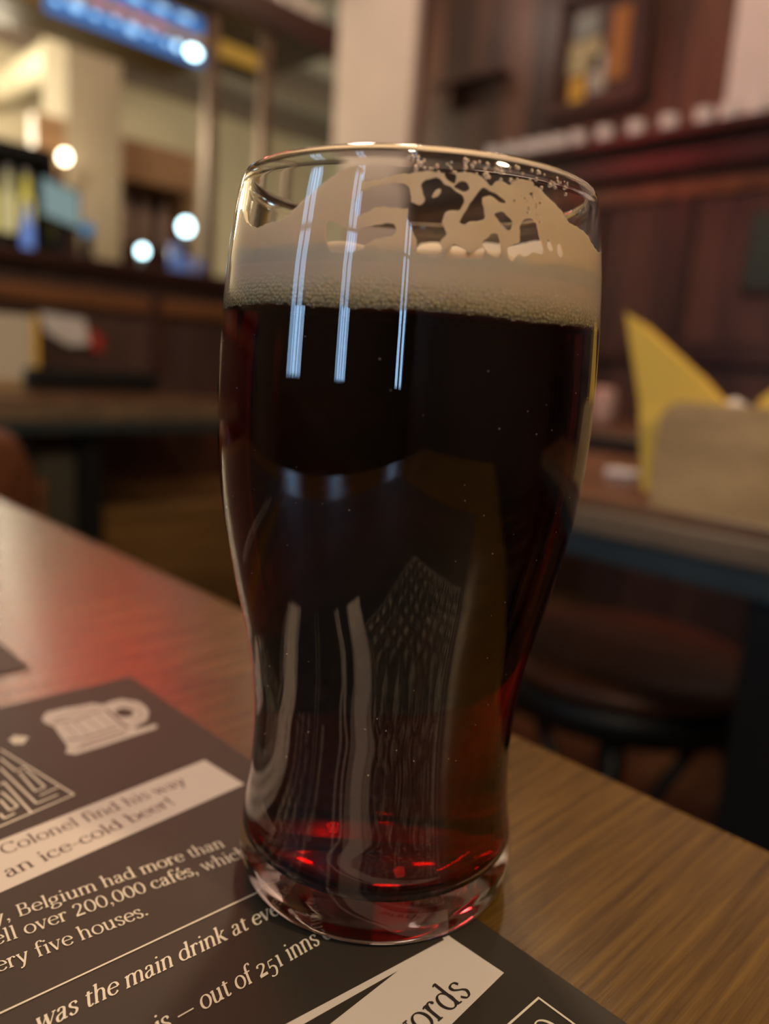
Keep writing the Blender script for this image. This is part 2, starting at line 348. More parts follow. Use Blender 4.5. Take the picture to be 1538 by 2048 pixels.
MB().box(-2.278, -2.13, 1.36, 1.375, 1.263, 1.64, 0.003).build('side_panel', 'black', nt_)  # end board added to stop red light reaching the plank wall
MB().box(-2.278, -2.15, 0.65, 1.36, 1.60, 1.612, 0.003).build('top_light_shield', 'black', nt_)  # unseen top board, added to block the red light as well
for y in (0.78, 1.30): MB().box(-2.262, -2.238, y, y + 0.02, 1.21, 1.442).build('bracket', 'black', nt_)
first = None
gg = [(-2.25, 1.42, 0.12), (-2.25, 1.50, 0.12), (-2.25, 1.58, 0.12), (-2.25, 1.66, 0.12), (-2.25, 1.735, 0.11)]
wn_ = ['leftmost', 'second from left', 'middle one', 'second from right', 'rightmost']
for k, (x, y, h) in enumerate(gg):
    if first is None:
        first = MB().lathe([(0, 0), (0.026, 0), (0.028, 0.004), (0.035, h), (0.033, h), (0.026, 0.008), (0, 0.008)], seg=20).build('highball_glass', mat('tinted_glassware', (0.62, 0.57, 0.45), 0.2, var=0.2, vscale=30), None, True); o = first
    else: o = first.copy(); COL.objects.link(o)
    o.location = (x, y, 1.2105); tag(o, 'tall glass standing on the bar canopy, %s of the five' % wn_[k], 'glass', 'glasses on the bar canopy')

# bar lights and bar-top things
def tap(loc, h, r, label):
    t = thing('bar_lamp', loc, label, 'lamp')
    x, y, z = loc
    MB().lathe([(0, 0), (0.03, 0), (0.028, 0.008), (0.008, 0.014), (0.008, h - r), (0, h - r)], loc, 16).build('stem', 'black', t, True)
    MB().ball((x, y, z + h), r, (1, 1, 1.15)).build('bulb', 'cyanl', t, True)
tap((-2.35, 1.162, 0.3705), 0.066, 0.015, 'low glowing cool-white lamp on the bar top, the lower of two')
tap((-2.35, 1.32, 0.3705), 0.168, 0.022, 'taller glowing cool-white lamp on the bar top beside the post')
bgl = None
for k, (y, h, lab) in enumerate(((1.245, 0.095, 'tall blue-lit glass between the two bar lamps'), (1.285, 0.06, 'short blue-lit glass in front of the taller bar lamp'), (1.345, 0.06, 'short blue-lit glass right of the taller bar lamp'))):
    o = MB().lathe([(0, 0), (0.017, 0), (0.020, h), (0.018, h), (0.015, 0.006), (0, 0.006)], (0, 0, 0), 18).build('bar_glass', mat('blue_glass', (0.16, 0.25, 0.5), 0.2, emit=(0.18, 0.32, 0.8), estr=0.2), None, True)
    o.location = (-2.29, y, 0.3705); tag(o, lab, 'glass', 'blue-lit glasses on the bar')
t = thing('till_screen', (-2.45, 0.93, 0.37), 'small till screen with pale grey-green glow on the bar', 'screen')
MB().prism([(-2.42, 0.86, 0.50), (-2.42, 0.99, 0.475), (-2.44, 0.995, 0.60), (-2.44, 0.865, 0.625)], (-0.025, 0, 0)).build('housing', 'black', t)
MB().prism([(-2.414, 0.868, 0.508), (-2.414, 0.982, 0.484), (-2.434, 0.987, 0.592), (-2.434, 0.873, 0.617)], (-0.004, 0, 0)).build('display', 'screen', t)
MB().box(-2.47, -2.43, 0.91, 0.94, 0.3705, 0.50).build('stand', 'black', t)
t = thing('blue_bottle', (-2.36, 0.80, 0.37), 'slim blue-lit bottle standing at the left end of the bar', 'bottle')
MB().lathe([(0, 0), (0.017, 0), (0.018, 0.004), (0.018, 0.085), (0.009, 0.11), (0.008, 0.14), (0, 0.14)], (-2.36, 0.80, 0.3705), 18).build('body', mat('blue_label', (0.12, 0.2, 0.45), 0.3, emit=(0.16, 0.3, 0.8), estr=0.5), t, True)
MB().lathe([(0, 0.14), (0.01, 0.14), (0.01, 0.155), (0, 0.155)], (-2.36, 0.80, 0.3705), 14).build('cap', 'white', t, True)
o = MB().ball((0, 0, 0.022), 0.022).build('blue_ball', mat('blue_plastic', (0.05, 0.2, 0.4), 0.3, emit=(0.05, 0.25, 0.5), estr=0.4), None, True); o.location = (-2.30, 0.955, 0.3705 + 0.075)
tag(o, 'round blue light knob on top of a black bar pump', 'knob')
o = MB().lathe([(0, 0), (0.024, 0), (0.018, 0.01), (0.016, 0.0745), (0, 0.0745)], (-2.30, 0.955, 0.3705), 16).build('bar_pump', 'black', None, True); tag(o, 'short black bar pump under the round blue knob', 'pump')
cab = thing('bottle_shelf', (-2.7, 0.66, 0.37), 'black bottle shelf with yellow-lit bottles at left on the bar', 'shelf')
MB().box(-2.72, -2.52, 0.50, 0.95, 0.371, 0.45).build('base', 'black', cab)
MB().box(-2.72, -2.52, 0.50, 0.95, 0.68, 0.72).build('top_board', 'black', cab)
MB().box(-2.72, -2.70, 0.50, 0.95, 0.45, 0.68).build('back_panel', 'black', cab)
for y in (0.50, 0.935): MB().box(-2.70, -2.52, y, y + 0.015, 0.45, 0.68).build('side_panel', 'black', cab)
pos = ['leftmost', 'second from left', 'third from left', 'fourth from left', 'rightmost']
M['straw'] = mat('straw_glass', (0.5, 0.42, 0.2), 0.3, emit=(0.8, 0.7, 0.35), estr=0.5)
for k, y in enumerate((0.66, 0.715, 0.77, 0.825, 0.88)):
    b = thing('bottle', (-2.58, y, 0.45), 'small bottle with yellow glow on the black bottle shelf, %s of five' % pos[k], 'bottle', 'bottles on the black bar shelf')
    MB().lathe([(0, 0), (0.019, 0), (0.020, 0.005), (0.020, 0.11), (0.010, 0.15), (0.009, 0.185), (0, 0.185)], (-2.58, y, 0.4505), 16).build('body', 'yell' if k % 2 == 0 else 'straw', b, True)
    MB().lathe([(0, 0.185), (0.011, 0.185), (0.011, 0.205), (0, 0.205)], (-2.58, y, 0.4505), 12).build('cap', 'white', b, True)
sc = thing('wall_lamp', (-3.25, 1.28, 0.9), 'warm round bulb lamp glowing against the back wall', 'lamp')
MB().box(-3.40, -3.33, 1.20, 1.325, 0.62, 1.04, 0.004).build('mount_board', 'tan', sc)
MB().tube([(-3.33, 1.285, 0.80), (-3.27, 1.285, 0.80), (-3.25, 1.285, 0.85)], 0.012, 10).build('arm', 'black', sc, True)
MB().ball((-3.25, 1.285, 0.872), 0.020, (1, 1, 1.2)).build('bulb', 'bulb', sc, True)
bb = thing('sideboard', (-3.36, 1.29, FZ), 'tall dark sideboard under the round bulb lamp behind the bar', 'sideboard')
MB().box(-3.55, -3.18, 0.4, 1.31, FZ, 0.60, 0.006).build('cabinet', 'dark_wood', bb)
MB().box(-3.57, -3.16, 0.38, 1.325, 0.60, 0.619, 0.004).build('top', 'tan', bb)
bc = thing('back_cabinet', (-3.6, 1.85, FZ), 'back-bar cabinet with tan wood header and dark open compartment', 'cabinet')
MB().box(-3.85, -3.5, 1.60, 2.05, 0.90, 1.08, 0.006).build('header', 'tan', bc)
for y in (1.60, 2.03): MB().box(-3.85, -3.5, y, y + 0.02, FZ, 0.90).build('side_panel', 'tan', bc)
MB().box(-3.85, -3.83, 1.62, 2.03, FZ, 0.90).build('back_panel', 'black', bc)
MB().box(-3.83, -3.5, 1.62, 2.03, 0.58, 0.61).build('shelf_board', 'dark_wood', bc)
MB().box(-3.83, -3.52, 1.62, 2.03, FZ, 0.58).build('door', 'dark_wood', bc)
for k, y in enumerate((1.74, 1.83, 1.93)):
    o = MB().lathe([(0, 0), (0.03, 0), (0.032, 0.005), (0.032, 0.16), (0.012, 0.2), (0.011, 0.25), (0, 0.25)], (-3.62, y, 0.6105), 16).build('spirit_bottle', mat('pinkish_bottle', (0.42, 0.3, 0.25), 0.3), None, True)
    tag(o, 'pinkish spirit bottle in the back-bar cabinet, %s of three' % ('left', 'middle', 'right')[k], 'bottle', 'bottles in the back-bar cabinet')
d = thing('air_duct', (-4.5, 1.77, 1.65), 'shiny round metal air duct running under the ceiling behind the bar', 'duct')
MB().tube([(-5.79, 1.77, 1.66), (-2.95, 1.77, 1.66)], 0.09, 28).build('pipe', 'metal', d, True)
for x in (-5.2, -4.2, -3.3): MB().tube([(x, 1.77, 1.66), (x + 0.03, 1.77, 1.66)], 0.095, 28).build('joint_band', 'metal', d, True)
MB().box(-4.01, -3.99, 1.75, 1.79, 1.75, CZ).build('hanger', 'black', d)

# ------------------------------------------------------------------ tables in the background
def pub_table(name, x0, x1, y0, y1, thick, label, legs, top='mid_wood', edge='edge_wood', steel='steel'):
    t = thing(name, ((x0 + x1) / 2, (y0 + y1) / 2, FZ), label, 'table')
    MB().box(x0 + 0.002, x1 - 0.002, y0 + 0.002, y1 - 0.002, -0.012, 0.0, 0.001).build('tabletop', top, t)
    MB().box(x0, x1, y0, y1, -thick, -0.0125, 0.004).build('edge_band', edge, t)
    MB().box(x0 + 0.004, x1 - 0.004, y0 + 0.004, y1 - 0.004, -thick - 0.026, -thick - 0.0005).build('steel_frame', steel, t)
    for (a, b, c, e) in legs: MB().box(a, b, c, e, FZ, -thick - 0.027, 0.003).build('leg', 'black', t)
    return t
rt = pub_table('pub_table', -0.78, 0.62, 0.586, 1.06, 0.039, 'wooden pub table with blue-grey steel frame at right, under the yellow napkins',
          [(-0.125, -0.05, 0.60, 0.66), (0.50, 0.56, 0.60, 0.66), (-0.125, -0.05, 0.98, 1.04), (0.50, 0.56, 0.98, 1.04)])
ltb = pub_table('pub_table', -2.06, -1.63, -0.6, 1.06, 0.050, 'long dark-edged wooden table in front of the bar at left',
          [(-1.74, -1.68, 0.50, 0.555), (-1.74, -1.68, 0.66, 0.715), (-1.74, -1.68, -0.45, -0.40), (-1.95, -1.89, 0.50, 0.555)])
MB().box(-1.735, -1.70, 0.558, 0.655, FZ, -0.13).build('panel', mat('olive_panel', (0.05, 0.045, 0.03), 0.6), ltb)
MB().box(-1.698, -1.68, 0.557, 0.577, FZ, -0.19).build('brace', 'rail_wood', ltb)
ftb = pub_table('pub_table', -1.6, -0.2, 1.72, 2.25, 0.03, 'dark wooden table further back against the plank wall', [(-1.5, -1.44, 1.8, 1.86), (-0.4, -0.34, 1.8, 1.86), (-1.5, -1.44, 2.12, 2.18), (-0.4, -0.34, 2.12, 2.18)], steel='black')
cnd = thing('table_candle', (-1.03, 1.89, 0), 'pinkish candle holder on the dark table by the plank wall', 'candle')
MB().lathe([(0, 0), (0.028, 0), (0.035, 0.02), (0.036, 0.07), (0.028, 0.10), (0.024, 0.10), (0.03, 0.06), (0, 0.05)], (-1.035, 1.9, 0.0005), 20).build('holder', mat('pink_glass', (0.55, 0.36, 0.3), 0.35), cnd, True)
MB().lathe([(0, 0.05), (0.018, 0.05), (0.018, 0.085), (0, 0.085)], (-1.035, 1.9, 0.002), 16).build('candle', 'white', cnd, True)

# things on the left table
o = MB(); o.box(-2.05, -1.95, 0.64, 1.01, 0.0005, 0.056, 0.012); o = o.build('serving_tray', 'black'); tag(o, 'long black tray box lying on the left table', 'tray')
def wood_holder(loc, label):
    return thing('napkin_holder', loc, label, 'napkin holder')
h2 = wood_holder((-1.98, 0.6, 0), 'cream napkin holder at the left edge, on the table before the bar')
MB().box(-1.985, -1.975, 0.50, 0.665, 0.02, 0.185, 0.004).build('front_panel', mat('cream_card', (0.62, 0.55, 0.42), 0.6), h2)
MB().box(-2.045, -1.975, 0.50, 0.665, 0.0005, 0.02, 0.003).build('base', 'pale_wood', h2)
MB().box(-2.045, -2.035, 0.50, 0.665, 0.02, 0.13, 0.004).build('back_panel', 'pale_wood', h2)
o = MB().prism([(-2.0, 0.62, 0.021), (-2.0, 0.69, 0.021), (-2.0, 0.69, 0.19), (-2.0, 0.64, 0.175)], (-0.012, 0, 0)).build('paper_napkin', 'yellow'); tag(o, 'pale yellow napkin standing in the cream holder at the left edge', 'napkin')
c = thing('bar_sign', (-2.17, 0.84, 0.15), 'white card with a red corner fixed to the bar front', 'sign')
MB().prism([(-2.164, 0.755, 0.205), (-2.164, 0.885, 0.195), (-2.164, 0.90, 0.125), (-2.164, 0.84, 0.118), (-2.164, 0.775, 0.15)], (-0.004, 0, 0)).build('card', 'white', c)
MB().prism([(-2.162, 0.895, 0.175), (-2.162, 0.94, 0.15), (-2.162, 0.94, 0.10), (-2.162, 0.90, 0.115)], (-0.005, 0, 0)).build('corner', 'redp', c)
MB().box(-2.186, -2.167, 0.82, 0.85, 0.14, 0.17).build('clip', 'black', c)

# things on the right table: wooden napkin holder and two yellow napkins, white sachet
nh = wood_holder((-0.05, 0.64, 0), 'pale wooden napkin holder on the steel-framed right table')
def rounded(x0, x1, z0, z1, r, y):
    p = [(x0, y, z0), (x1, y, z0)]
    for cx, a0 in ((x1 - r, 0), (x0 + r, 90)):
        for k in range(9):
            a = math.radians(a0 + k * 90 / 8); p.append((cx + r * math.cos(a), y, z1 - r + r * math.sin(a)))
    return p
MB().prism(rounded(-0.228, 0.10, 0.0005, 0.103, 0.022, 0.590), (0, 0.008, 0)).build('front_panel', 'pale_wood', nh)
MB().prism(rounded(-0.228, 0.10, 0.0005, 0.103, 0.022, 0.662), (0, 0.008, 0)).build('back_panel', 'pale_wood', nh)
MB().box(-0.225, 0.097, 0.5985, 0.6615, 0.0005, 0.010).build('base', 'pale_wood', nh)
def napkin(pts, y, label, fold):
    t = thing('paper_napkin', (pts[0][0], y, 0.011), label, 'napkin', 'yellow napkins in the wooden holder')
    n = len(pts); cx = sum(p[0] for p in pts) / n; cz = sum(p[1] for p in pts) / n
    for k in range(4):      # folded layers, each a little smaller and leaning apart
        s = 1 - 0.03 * k
        q = [(cx + (px - cx) * s, y + 0.006 * k + 0.05 * max(0, pz - 0.09) * (k - 1), max(0.0105, cz + (pz - cz) * s)) for px, pz in pts]
        MB().prism(q, (0, 0.0018, 0)).build('fold', 'yellow', t)
napkin([(-0.286, 0.186), (-0.262, 0.0985), (-0.248, 0.011), (-0.19, 0.011), (-0.13, 0.06), (-0.155, 0.085), (-0.205, 0.128)], 0.612, 'yellow folded napkin with tall peak, left one in the wooden holder', 0)
napkin([(-0.152, 0.108), (-0.08, 0.178), (0.0, 0.19), (0.02, 0.011), (-0.12, 0.011)], 0.622, 'yellow folded napkin rising to the right edge, right one in the wooden holder', 0)
sp = MB().lathe([(0, 0), (0.012, 0), (0.013, 0.02), (0.009, 0.088), (0.011, 0.094), (0, 0.099)], (-0.182, 0.648, 0.0105), 16).build('salt_shaker', 'white', None, True); tag(sp, 'white tip of a shaker between the two yellow napkins', 'shaker')
o = MB().box(-0.378, -0.338, 0.768, 0.79, 0.0005, 0.010, 0.004).build('sugar_sachet', 'white'); tag(o, 'small white sachet lying on the right table beside the napkins', 'sachet')

# stool under the right table
st = thing('bistro_stool', (-0.42, 0.96, FZ), 'bistro stool with brown leather seat and black curved braces under the right table', 'stool')
MB().lathe([(0, -0.022), (0.195, -0.022), (0.205, -0.010), (0.20, 0.002), (0.16, 0.010), (0.06, 0.013), (0, 0.013)], (-0.42, 0.96, -0.287), 40).build('seat', 'leather', st, True)
MB().lathe([(0.17, -0.042), (0.207, -0.042), (0.208, -0.0), (0.17, -0.0)], (-0.42, 0.96, -0.31), 40, True).build('seat_ring', 'black', st, True)
for k in range(4):
    a = math.radians(-62 + 90 * k); ca, sa = math.cos(a), math.sin(a)
    MB().tube([(-0.42 + 0.175 * ca, 0.96 + 0.175 * sa, -0.34), (-0.42 + 0.19 * ca, 0.96 + 0.19 * sa, -0.55), (-0.42 + 0.215 * ca, 0.96 + 0.215 * sa, FZ)], [0.017, 0.015, 0.012], 12).build('leg', 'black', st, True)
    for sg in (-1, 1):
        p = []
        for j in range(9):
            u = j / 8; aa = a + sg * math.radians(44) * (1 - u) ** 0.8; rr = 0.17 + 0.02 * u; z = -0.345 - 0.17 * u ** 1.5
            p.append((-0.42 + rr * math.cos(aa), 0.96 + rr * math.sin(aa), z))
        MB().tube(p, 0.009, 8).build('brace', 'black', st, True)

# chair at the left edge
ch = thing('leather_chair', (-0.98, 0.0, FZ), 'brown leather chair with rounded back at the left edge beyond our table', 'chair')
def arcpad(cx, cy, r, a0, a1, z0, z1, th):
    mb = MB(); N = 18; rows = []
    for k in range(N + 1):
        a = math.radians(a0 + (a1 - a0) * k / N); e = 1 - abs(2 * k / N - 1) ** 4 * 0.45; zt = z0 + (z1 - z0) * e
        ring = []
        for (dr, z) in ((0, z0), (0, zt - 0.02), (th * 0.25, zt), (th * 0.75, zt), (th, zt - 0.02), (th, z0)):
            ring.append(mb.bm.verts.new((cx + (r + dr) * math.cos(a), cy + (r + dr) * math.sin(a), z)))
        rows.append(ring)
    for i in range(N):
        for j in range(6): mb.bm.faces.new((rows[i][j], rows[i][(j + 1) % 6], rows[i + 1][(j + 1) % 6], rows[i + 1][j]))
    mb.bm.faces.new(rows[0]); mb.bm.faces.new(rows[-1]); return mb
arcpad(-1.0, 0.04, 0.20, -80, 80, -0.24, 0.028, 0.04).build('backrest', 'leather', ch, True)
MB().lathe([(0, -0.03), (0.19, -0.03), (0.20, -0.01), (0.19, 0.015), (0, 0.025)], (-1.0, 0.04, -0.285), 32).build('seat', 'leather', ch, True)
for sx in (-1, 1):
    for sy in (-1, 1): MB().tube([(-1.0 + 0.13 * sx, 0.04 + 0.13 * sy, -0.31), (-1.0 + 0.16 * sx, 0.04 + 0.16 * sy, FZ)], 0.016, 10).build('leg', 'dark_wood', ch, True)

# ------------------------------------------------------------------ our table
tb = thing('dining_table', (-0.05, -0.15, FZ), 'long oak-topped table in the foreground under the placemats', 'table')
MB().box(-0.70, 0.60, -0.39, 0.0835, -0.035, 0.0, 0.003).build('tabletop', 'table', tb)
MB().box(-0.66, 0.56, -0.35, 0.02, -0.095, -0.0355).build('apron', 'dark_wood', tb)
for x in (-0.66, 0.50):
    for y in (-0.35, -0.04): MB().box(x, x + 0.06, y, y + 0.06, FZ, -0.036, 0.003).build('leg', 'dark_wood', tb)

# ------------------------------------------------------------------ printed placemats
MO = Vector((-0.13221792, 0.0041012, 0)); EV = Vector((0.99995475, -0.00951308, 0)); EU = Vector((0.00951308, 0.99995475, 0))
ZP = 0.0006
def UV(u, v, z=ZP): return MO + EU * (u / 1000) + EV * (v / 1000) + Vector((0, 0, z))
zc = [0]
def zlift(): zc[0] += 1; return ZP + 0.00000003 * (zc[0] % 400)
mt = thing('placemat', UV(-60, 100, 0), 'dark brown printed paper placemat under the beer glass, with white lettering', 'placemat')
MB().prism([UV(0, 0, 0.0001), UV(-0.3, 420, 0.0001), UV(-297, 420, 0.0001), UV(-297, 0, 0.0001)], (0, 0, 0.0004)).build('paper_sheet', 'paper', mt)
mt2 = thing('placemat', UV(-60, -100, 0), 'second dark paper placemat lying at the left edge, only its corner in view', 'placemat')
MB().prism([UV(-25.3, -27.7, 0.0001), UV(-27.5, -447, 0.0001), UV(-322, -447, 0.0001), UV(-322, -27, 0.0001)], (0, 0, 0.0004)).build('paper_sheet', 'paper', mt2)
mt2b = MB(); mt2b.poly([UV(-60, -60), UV(-60, -57), UV(-250, -57), UV(-250, -60)]); mt2b.build('printed_line', 'ink', mt2, fix=False)

# --- serif lettering drawn as broad-nib strokes; units: em
XH, AS, DE = 0.46, 0.72, -0.22
def ell(cx, cy, rx, ry, a0=0, a1=360, n=28):
    return [(cx + rx * math.cos(math.radians(a0 + (a1 - a0) * k / n)), cy + ry * math.sin(math.radians(a0 + (a1 - a0) * k / n))) for k in range(n + 1)]
def sm(*p): return bez(list(p), 7)
def sf(x, y, l=0.085, r=0.085): return ('t', [(x - l, y), (x + r, y)])
def st_(x, y0, y1): return ('k', [(x, y0), (x, y1)])
def dot(x, y, r=0.055): return ('d', [(x, y)], r)
def hs(x, y): return ('t', [(x - 0.10, y - 0.035), (x, y)])
def arch(x0, x1, top=XH): return ('n', sm((x0, top - 0.14), (x0 + 0.05, top - 0.045), (x0 + 0.13, top), (x1 - 0.06, top - 0.015), (x1, top - 0.11), (x1, top - 0.2)))
G = {}
def g(c, adv, *s): G[c] = (adv, s)
g('o', .52, ('n', ell(.26, .23, .205, .225)))
g('c', .46, ('n', ell(.25, .23, .20, .225, 48, 322)), dot(.37, .37, .045))
g('e', .47, ('n', ell(.25, .23, .195, .225, 8, 325)), ('t', [(.06, .26), (.44, .26)]))
g('é', .47, ('n', ell(.25, .23, .195, .225, 8, 325)), ('t', [(.06, .26), (.44, .26)]), ('k', [(.22, .56), (.34, .72)]))
g('a', .47, ('n', sm((.09, .37), (.13, .44), (.21, .46), (.30, .42), (.32, .33), (.32, .10), (.35, .02), (.44, .03))), ('n', sm((.32, .29), (.18, .25), (.08, .19), (.06, .10), (.11, .01), (.20, .0), (.32, .10))), dot(.10, .37, .04))
g('b', .53, st_(.11, 0, AS), hs(.11, AS - .01), ('n', ell(.29, .23, .185, .225)))
g('d', .55, st_(.41, 0, AS), hs(.41, AS - .01), ('n', ell(.24, .23, .19, .225)), sf(.43, 0.01, 0, .09))
g('f', .33, st_(.13, 0, .54), ('n', sm((.13, .52), (.15, .64), (.22, .71), (.30, .72), (.36, .68))), dot(.35, .665, .045), ('t', [(.02, .44), (.29, .44)]), sf(.13, .01))
g('g', .49, ('n', ell(.21, .30, .15, .155)), ('t', [(.31, .42), (.36, .46), (.45, .45)]), ('n', sm((.14, .16), (.07, .10), (.13, .04), (.31, .03), (.42, -.03), (.40, -.14), (.24, -.21), (.08, -.18), (.04, -.10), (.14, .02))))
g('h', .55, st_(.11, 0, AS), hs(.11, AS - .01), arch(.11, .41), st_(.41, 0, .28), sf(.11, .01), sf(.41, .01))
g('i', .26, st_(.13, 0, XH), hs(.13, XH - .01), dot(.12, .63, .055), sf(.13, .01))
g('k', .53, st_(.11, 0, AS), hs(.11, AS - .01), ('t', [(.12, .20), (.38, .44)]), ('k', [(.21, .27), (.43, .01)]), sf(.11, .01), sf(.44, .01, .06, .08), sf(.38, .45, .08, .07))
g('l', .26, st_(.13, 0, AS), hs(.13, AS - .01), sf(.13, .01))
g('m', .82, st_(.11, 0, XH), hs(.11, XH - .01), arch(.11, .40), st_(.40, 0, .28), arch(.40, .69), st_(.69, 0, .28), sf(.11, .01), sf(.40, .01), sf(.69, .01))
g('n', .55, st_(.11, 0, XH), hs(.11, XH - .01), arch(.11, .41), st_(.41, 0, .28), sf(.11, .01), sf(.41, .01))
g('r', .39, st_(.11, 0, XH), hs(.11, XH - .01), ('n', sm((.11, .30), (.17, .42), (.25, .46), (.32, .44))), dot(.32, .41, .05), sf(.11, .01))
g('s', .39, ('n', sm((.32, .36), (.27, .44), (.18, .46), (.08, .42), (.08, .33), (.17, .26), (.28, .20), (.33, .12), (.27, .02), (.16, .0), (.06, .10))))
g('t', .33, st_(.14, .12, .56), ('n', sm((.14, .14), (.16, .03), (.22, .0), (.31, .05))), ('t', [(.03, .45), (.30, .45)]))
g('u', .55, st_(.11, .14, XH), hs(.11, XH - .01), ('n', sm((.11, .16), (.13, .04), (.21, .0), (.31, .03), (.40, .13))), st_(.41, 0, XH), hs(.41, XH - .01), sf(.43, .01, 0, .08))
g('v', .48, ('k', [(.06, .45), (.23, .0)]), ('t', [(.23, .0), (.41, .45)]), sf(.06, .45, .06, .09), sf(.41, .45, .08, .06))
g('w', .72, ('k', [(.06, .45), (.22, .0)]), ('t', [(.22, .0), (.36, .45)]), ('k', [(.34, .45), (.50, .0)]), ('t', [(.50, .0), (.66, .45)]), sf(.06, .45, .06, .09), sf(.66, .45, .08, .06), sf(.35, .45, .06, .06))
g('y', .48, ('k', [(.06, .45), (.23, .0)]), ('n', sm((.41, .45), (.23, .0), (.15, -.16), (.06, -.21))), dot(.07, -.19, .045), sf(.06, .45, .06, .09), sf(.41, .45, .08, .06))
g('B', .60, st_(.13, 0, .67), ('n', sm((.13, .66), (.30, .665), (.41, .61), (.41, .43), (.30, .36), (.13, .355))), ('n', sm((.13, .355), (.33, .355), (.48, .29), (.49, .10), (.36, .01), (.13, .01))), sf(.13, .01), sf(.13, .66))
g('C', .63, ('n', ell(.34, .335, .28, .335, 42, 318, 36)), ('k', [(.56, .66), (.56, .52)]))
g('0', .52, ('n', ell(.26, .33, .20, .325)))
g('2', .50, ('n', sm((.08, .50), (.10, .61), (.22, .66), (.35, .60), (.38, .48), (.30, .32), (.07, .04))), ('k', [(.06, .035), (.30, .04), (.44, .045)]), ('t', [(.06, .02), (.45, .02)]))
g('5', .46, ('t', [(.13, .62), (.37, .64)]), ('t', [(.13, .62), (.10, .34)]), ('n', sm((.10, .36), (.22, .40), (.36, .33), (.38, .18), (.30, .03), (.17, .0), (.06, .05))))
g('1', .36, st_(.19, 0, .63), hs(.19, .62), sf(.19, .01))
g(',', .24, dot(.11, .05, .06), ('t', [(.14, .06), (.15, -.02), (.08, -.13)]))
g('.', .24, dot(.11, .05, .06))
g('!', .28, ('k', [(.13, .20), (.14, .71)]), dot(.13, .05, .06))
g('-', .34, ('t', [(.03, .23), (.31, .23)]))
g('—', .80, ('t', [(.05, .23), (.75, .23)]))
g(' ', .26)
for ch_, segs_ in dict(A=[(0, 0, .3, .7), (.3, .7, .6, 0), (.12, .25, .48, .25)], E=[(.1, 0, .1, .7), (.1, .7, .5, .7), (.1, .36, .42, .36), (.1, 0, .5, 0)], H=[(.1, 0, .1, .7), (.5, 0, .5, .7), (.1, .36, .5, .36)],
                       I=[(.3, 0, .3, .7)], K=[(.1, 0, .1, .7), (.1, .3, .5, .7), (.22, .4, .5, 0)], L=[(.1, 0, .1, .7), (.1, 0, .5, 0)], M=[(.05, 0, .05, .7), (.05, .7, .3, .2), (.3, .2, .55, .7), (.55, .7, .55, 0)],
                       N=[(.1, 0, .1, .7), (.1, .7, .5, 0), (.5, 0, .5, .7)], R=[(.1, 0, .1, .7), (.1, .7, .45, .68), (.45, .68, .45, .4), (.45, .4, .1, .36), (.25, .36, .5, 0)], T=[(.3, 0, .3, .7), (.05, .7, .55, .7)],
                       U=[(.1, .7, .1, .1), (.1, .1, .3, 0), (.3, 0, .5, .1), (.5, .1, .5, .7)], V=[(.05, .7, .3, 0), (.3, 0, .55, .7)], X=[(.05, 0, .55, .7), (.05, .7, .55, 0)]).items():
    g(ch_, .62, *[('c', [(s[0], s[1]), (s[2], s[3])]) for s in segs_])
G['O'] = (.66, (('n', ell(.33, .35, .27, .35)),))
def oldstyle(src, dst, sy, dy):
    a, ss = G[src]; G[dst] = (a, tuple((t[0], [(x, y * sy + dy) for x, y in t[1]]) + t[2:] for t in ss))
oldstyle('2', '₂', .70, 0); oldstyle('5', '₅', .95, -.20); oldstyle('1', '₁', .72, 0)
W_, T_ = 0.088, 0.032
def ribbon(mb, P, wf, place):
    n = len(P); z = zlift(); L = []; R = []
    for i in range(n):
        a = np.array(P[max(i - 1, 0)], float); b = np.array(P[min(i + 1, n - 1)], float)
        if n > 3 and P[0] == P[-1] or (n > 3 and math.dist(P[0], P[-1]) < 1e-6):
            a = np.array(P[(i - 1) if i > 0 else n - 2], float); b = np.array(P[(i + 1) if i < n - 1 else 1], float)
        t = b - a; t /= (np.linalg.norm(t) + 1e-9); w = wf(t) / 2; nn = np.array((-t[1], t[0])); p = np.array(P[i], float)
        L.append(mb.bm.verts.new(place(*(p + nn * w), z))); R.append(mb.bm.verts.new(place(*(p - nn * w), z)))
    for i in range(n - 1):
        mb.bm.faces.new((R[i], R[i + 1], L[i + 1], L[i]))
def text(s, p0, p1, em, m, parent, italic=0.0, weight=1.0, name='printed_text'):
    """sets the string between two baseline ends (mat coordinates in mm), letters em mm tall per em"""
    adv = sum(G[c][0] for c in s); d = np.array(p1) - np.array(p0); Lg = np.linalg.norm(d); du = d / Lg; up = np.array((du[1], -du[0]))
    kx = Lg / adv; mb = MB(); x = 0.0
    for c in s:
        a, strokes = G[c]
        def place(px, py, z, x=x):
            q = np.array(p0) + du * ((x + px + italic * py) * kx) + up * (py * em); return UV(q[0], q[1], z)
        for stv in strokes:
            k = stv[0]
            if k == 'd':
                z = zlift(); r = stv[2]; cx, cy = stv[1][0]; ar = kx / em
                mb.bm.faces.new([mb.bm.verts.new(place(cx + r * math.cos(q * PI / 6), cy + r * ar * math.sin(q * PI / 6), z)) for q in range(12)])
            else:
                wf = {'n': lambda t: (T_ + (W_ - T_) * abs(t[1]) ** 1.6) * weight, 't': lambda t: T_ * 1.15 * weight, 'k': lambda t: W_ * 1.03 * weight, 'c': lambda t: .085}[k]
                ribbon(mb, stv[1], wf, place)
        x += a
    return mb.build(name, m, parent, fix=False)
def flat(pts, m, name, parent=mt, z=None):
    zz = z if z is not None else ZP - 0.00006
    return MB().poly([UV(u, v, zz) for u, v in pts]).build(name, m, parent, fix=False)
flat([(-120, 75.9), (-10.6, 68.2), (-9.0, 86.3), (-120, 94.6)], 'band', 'printed_band')
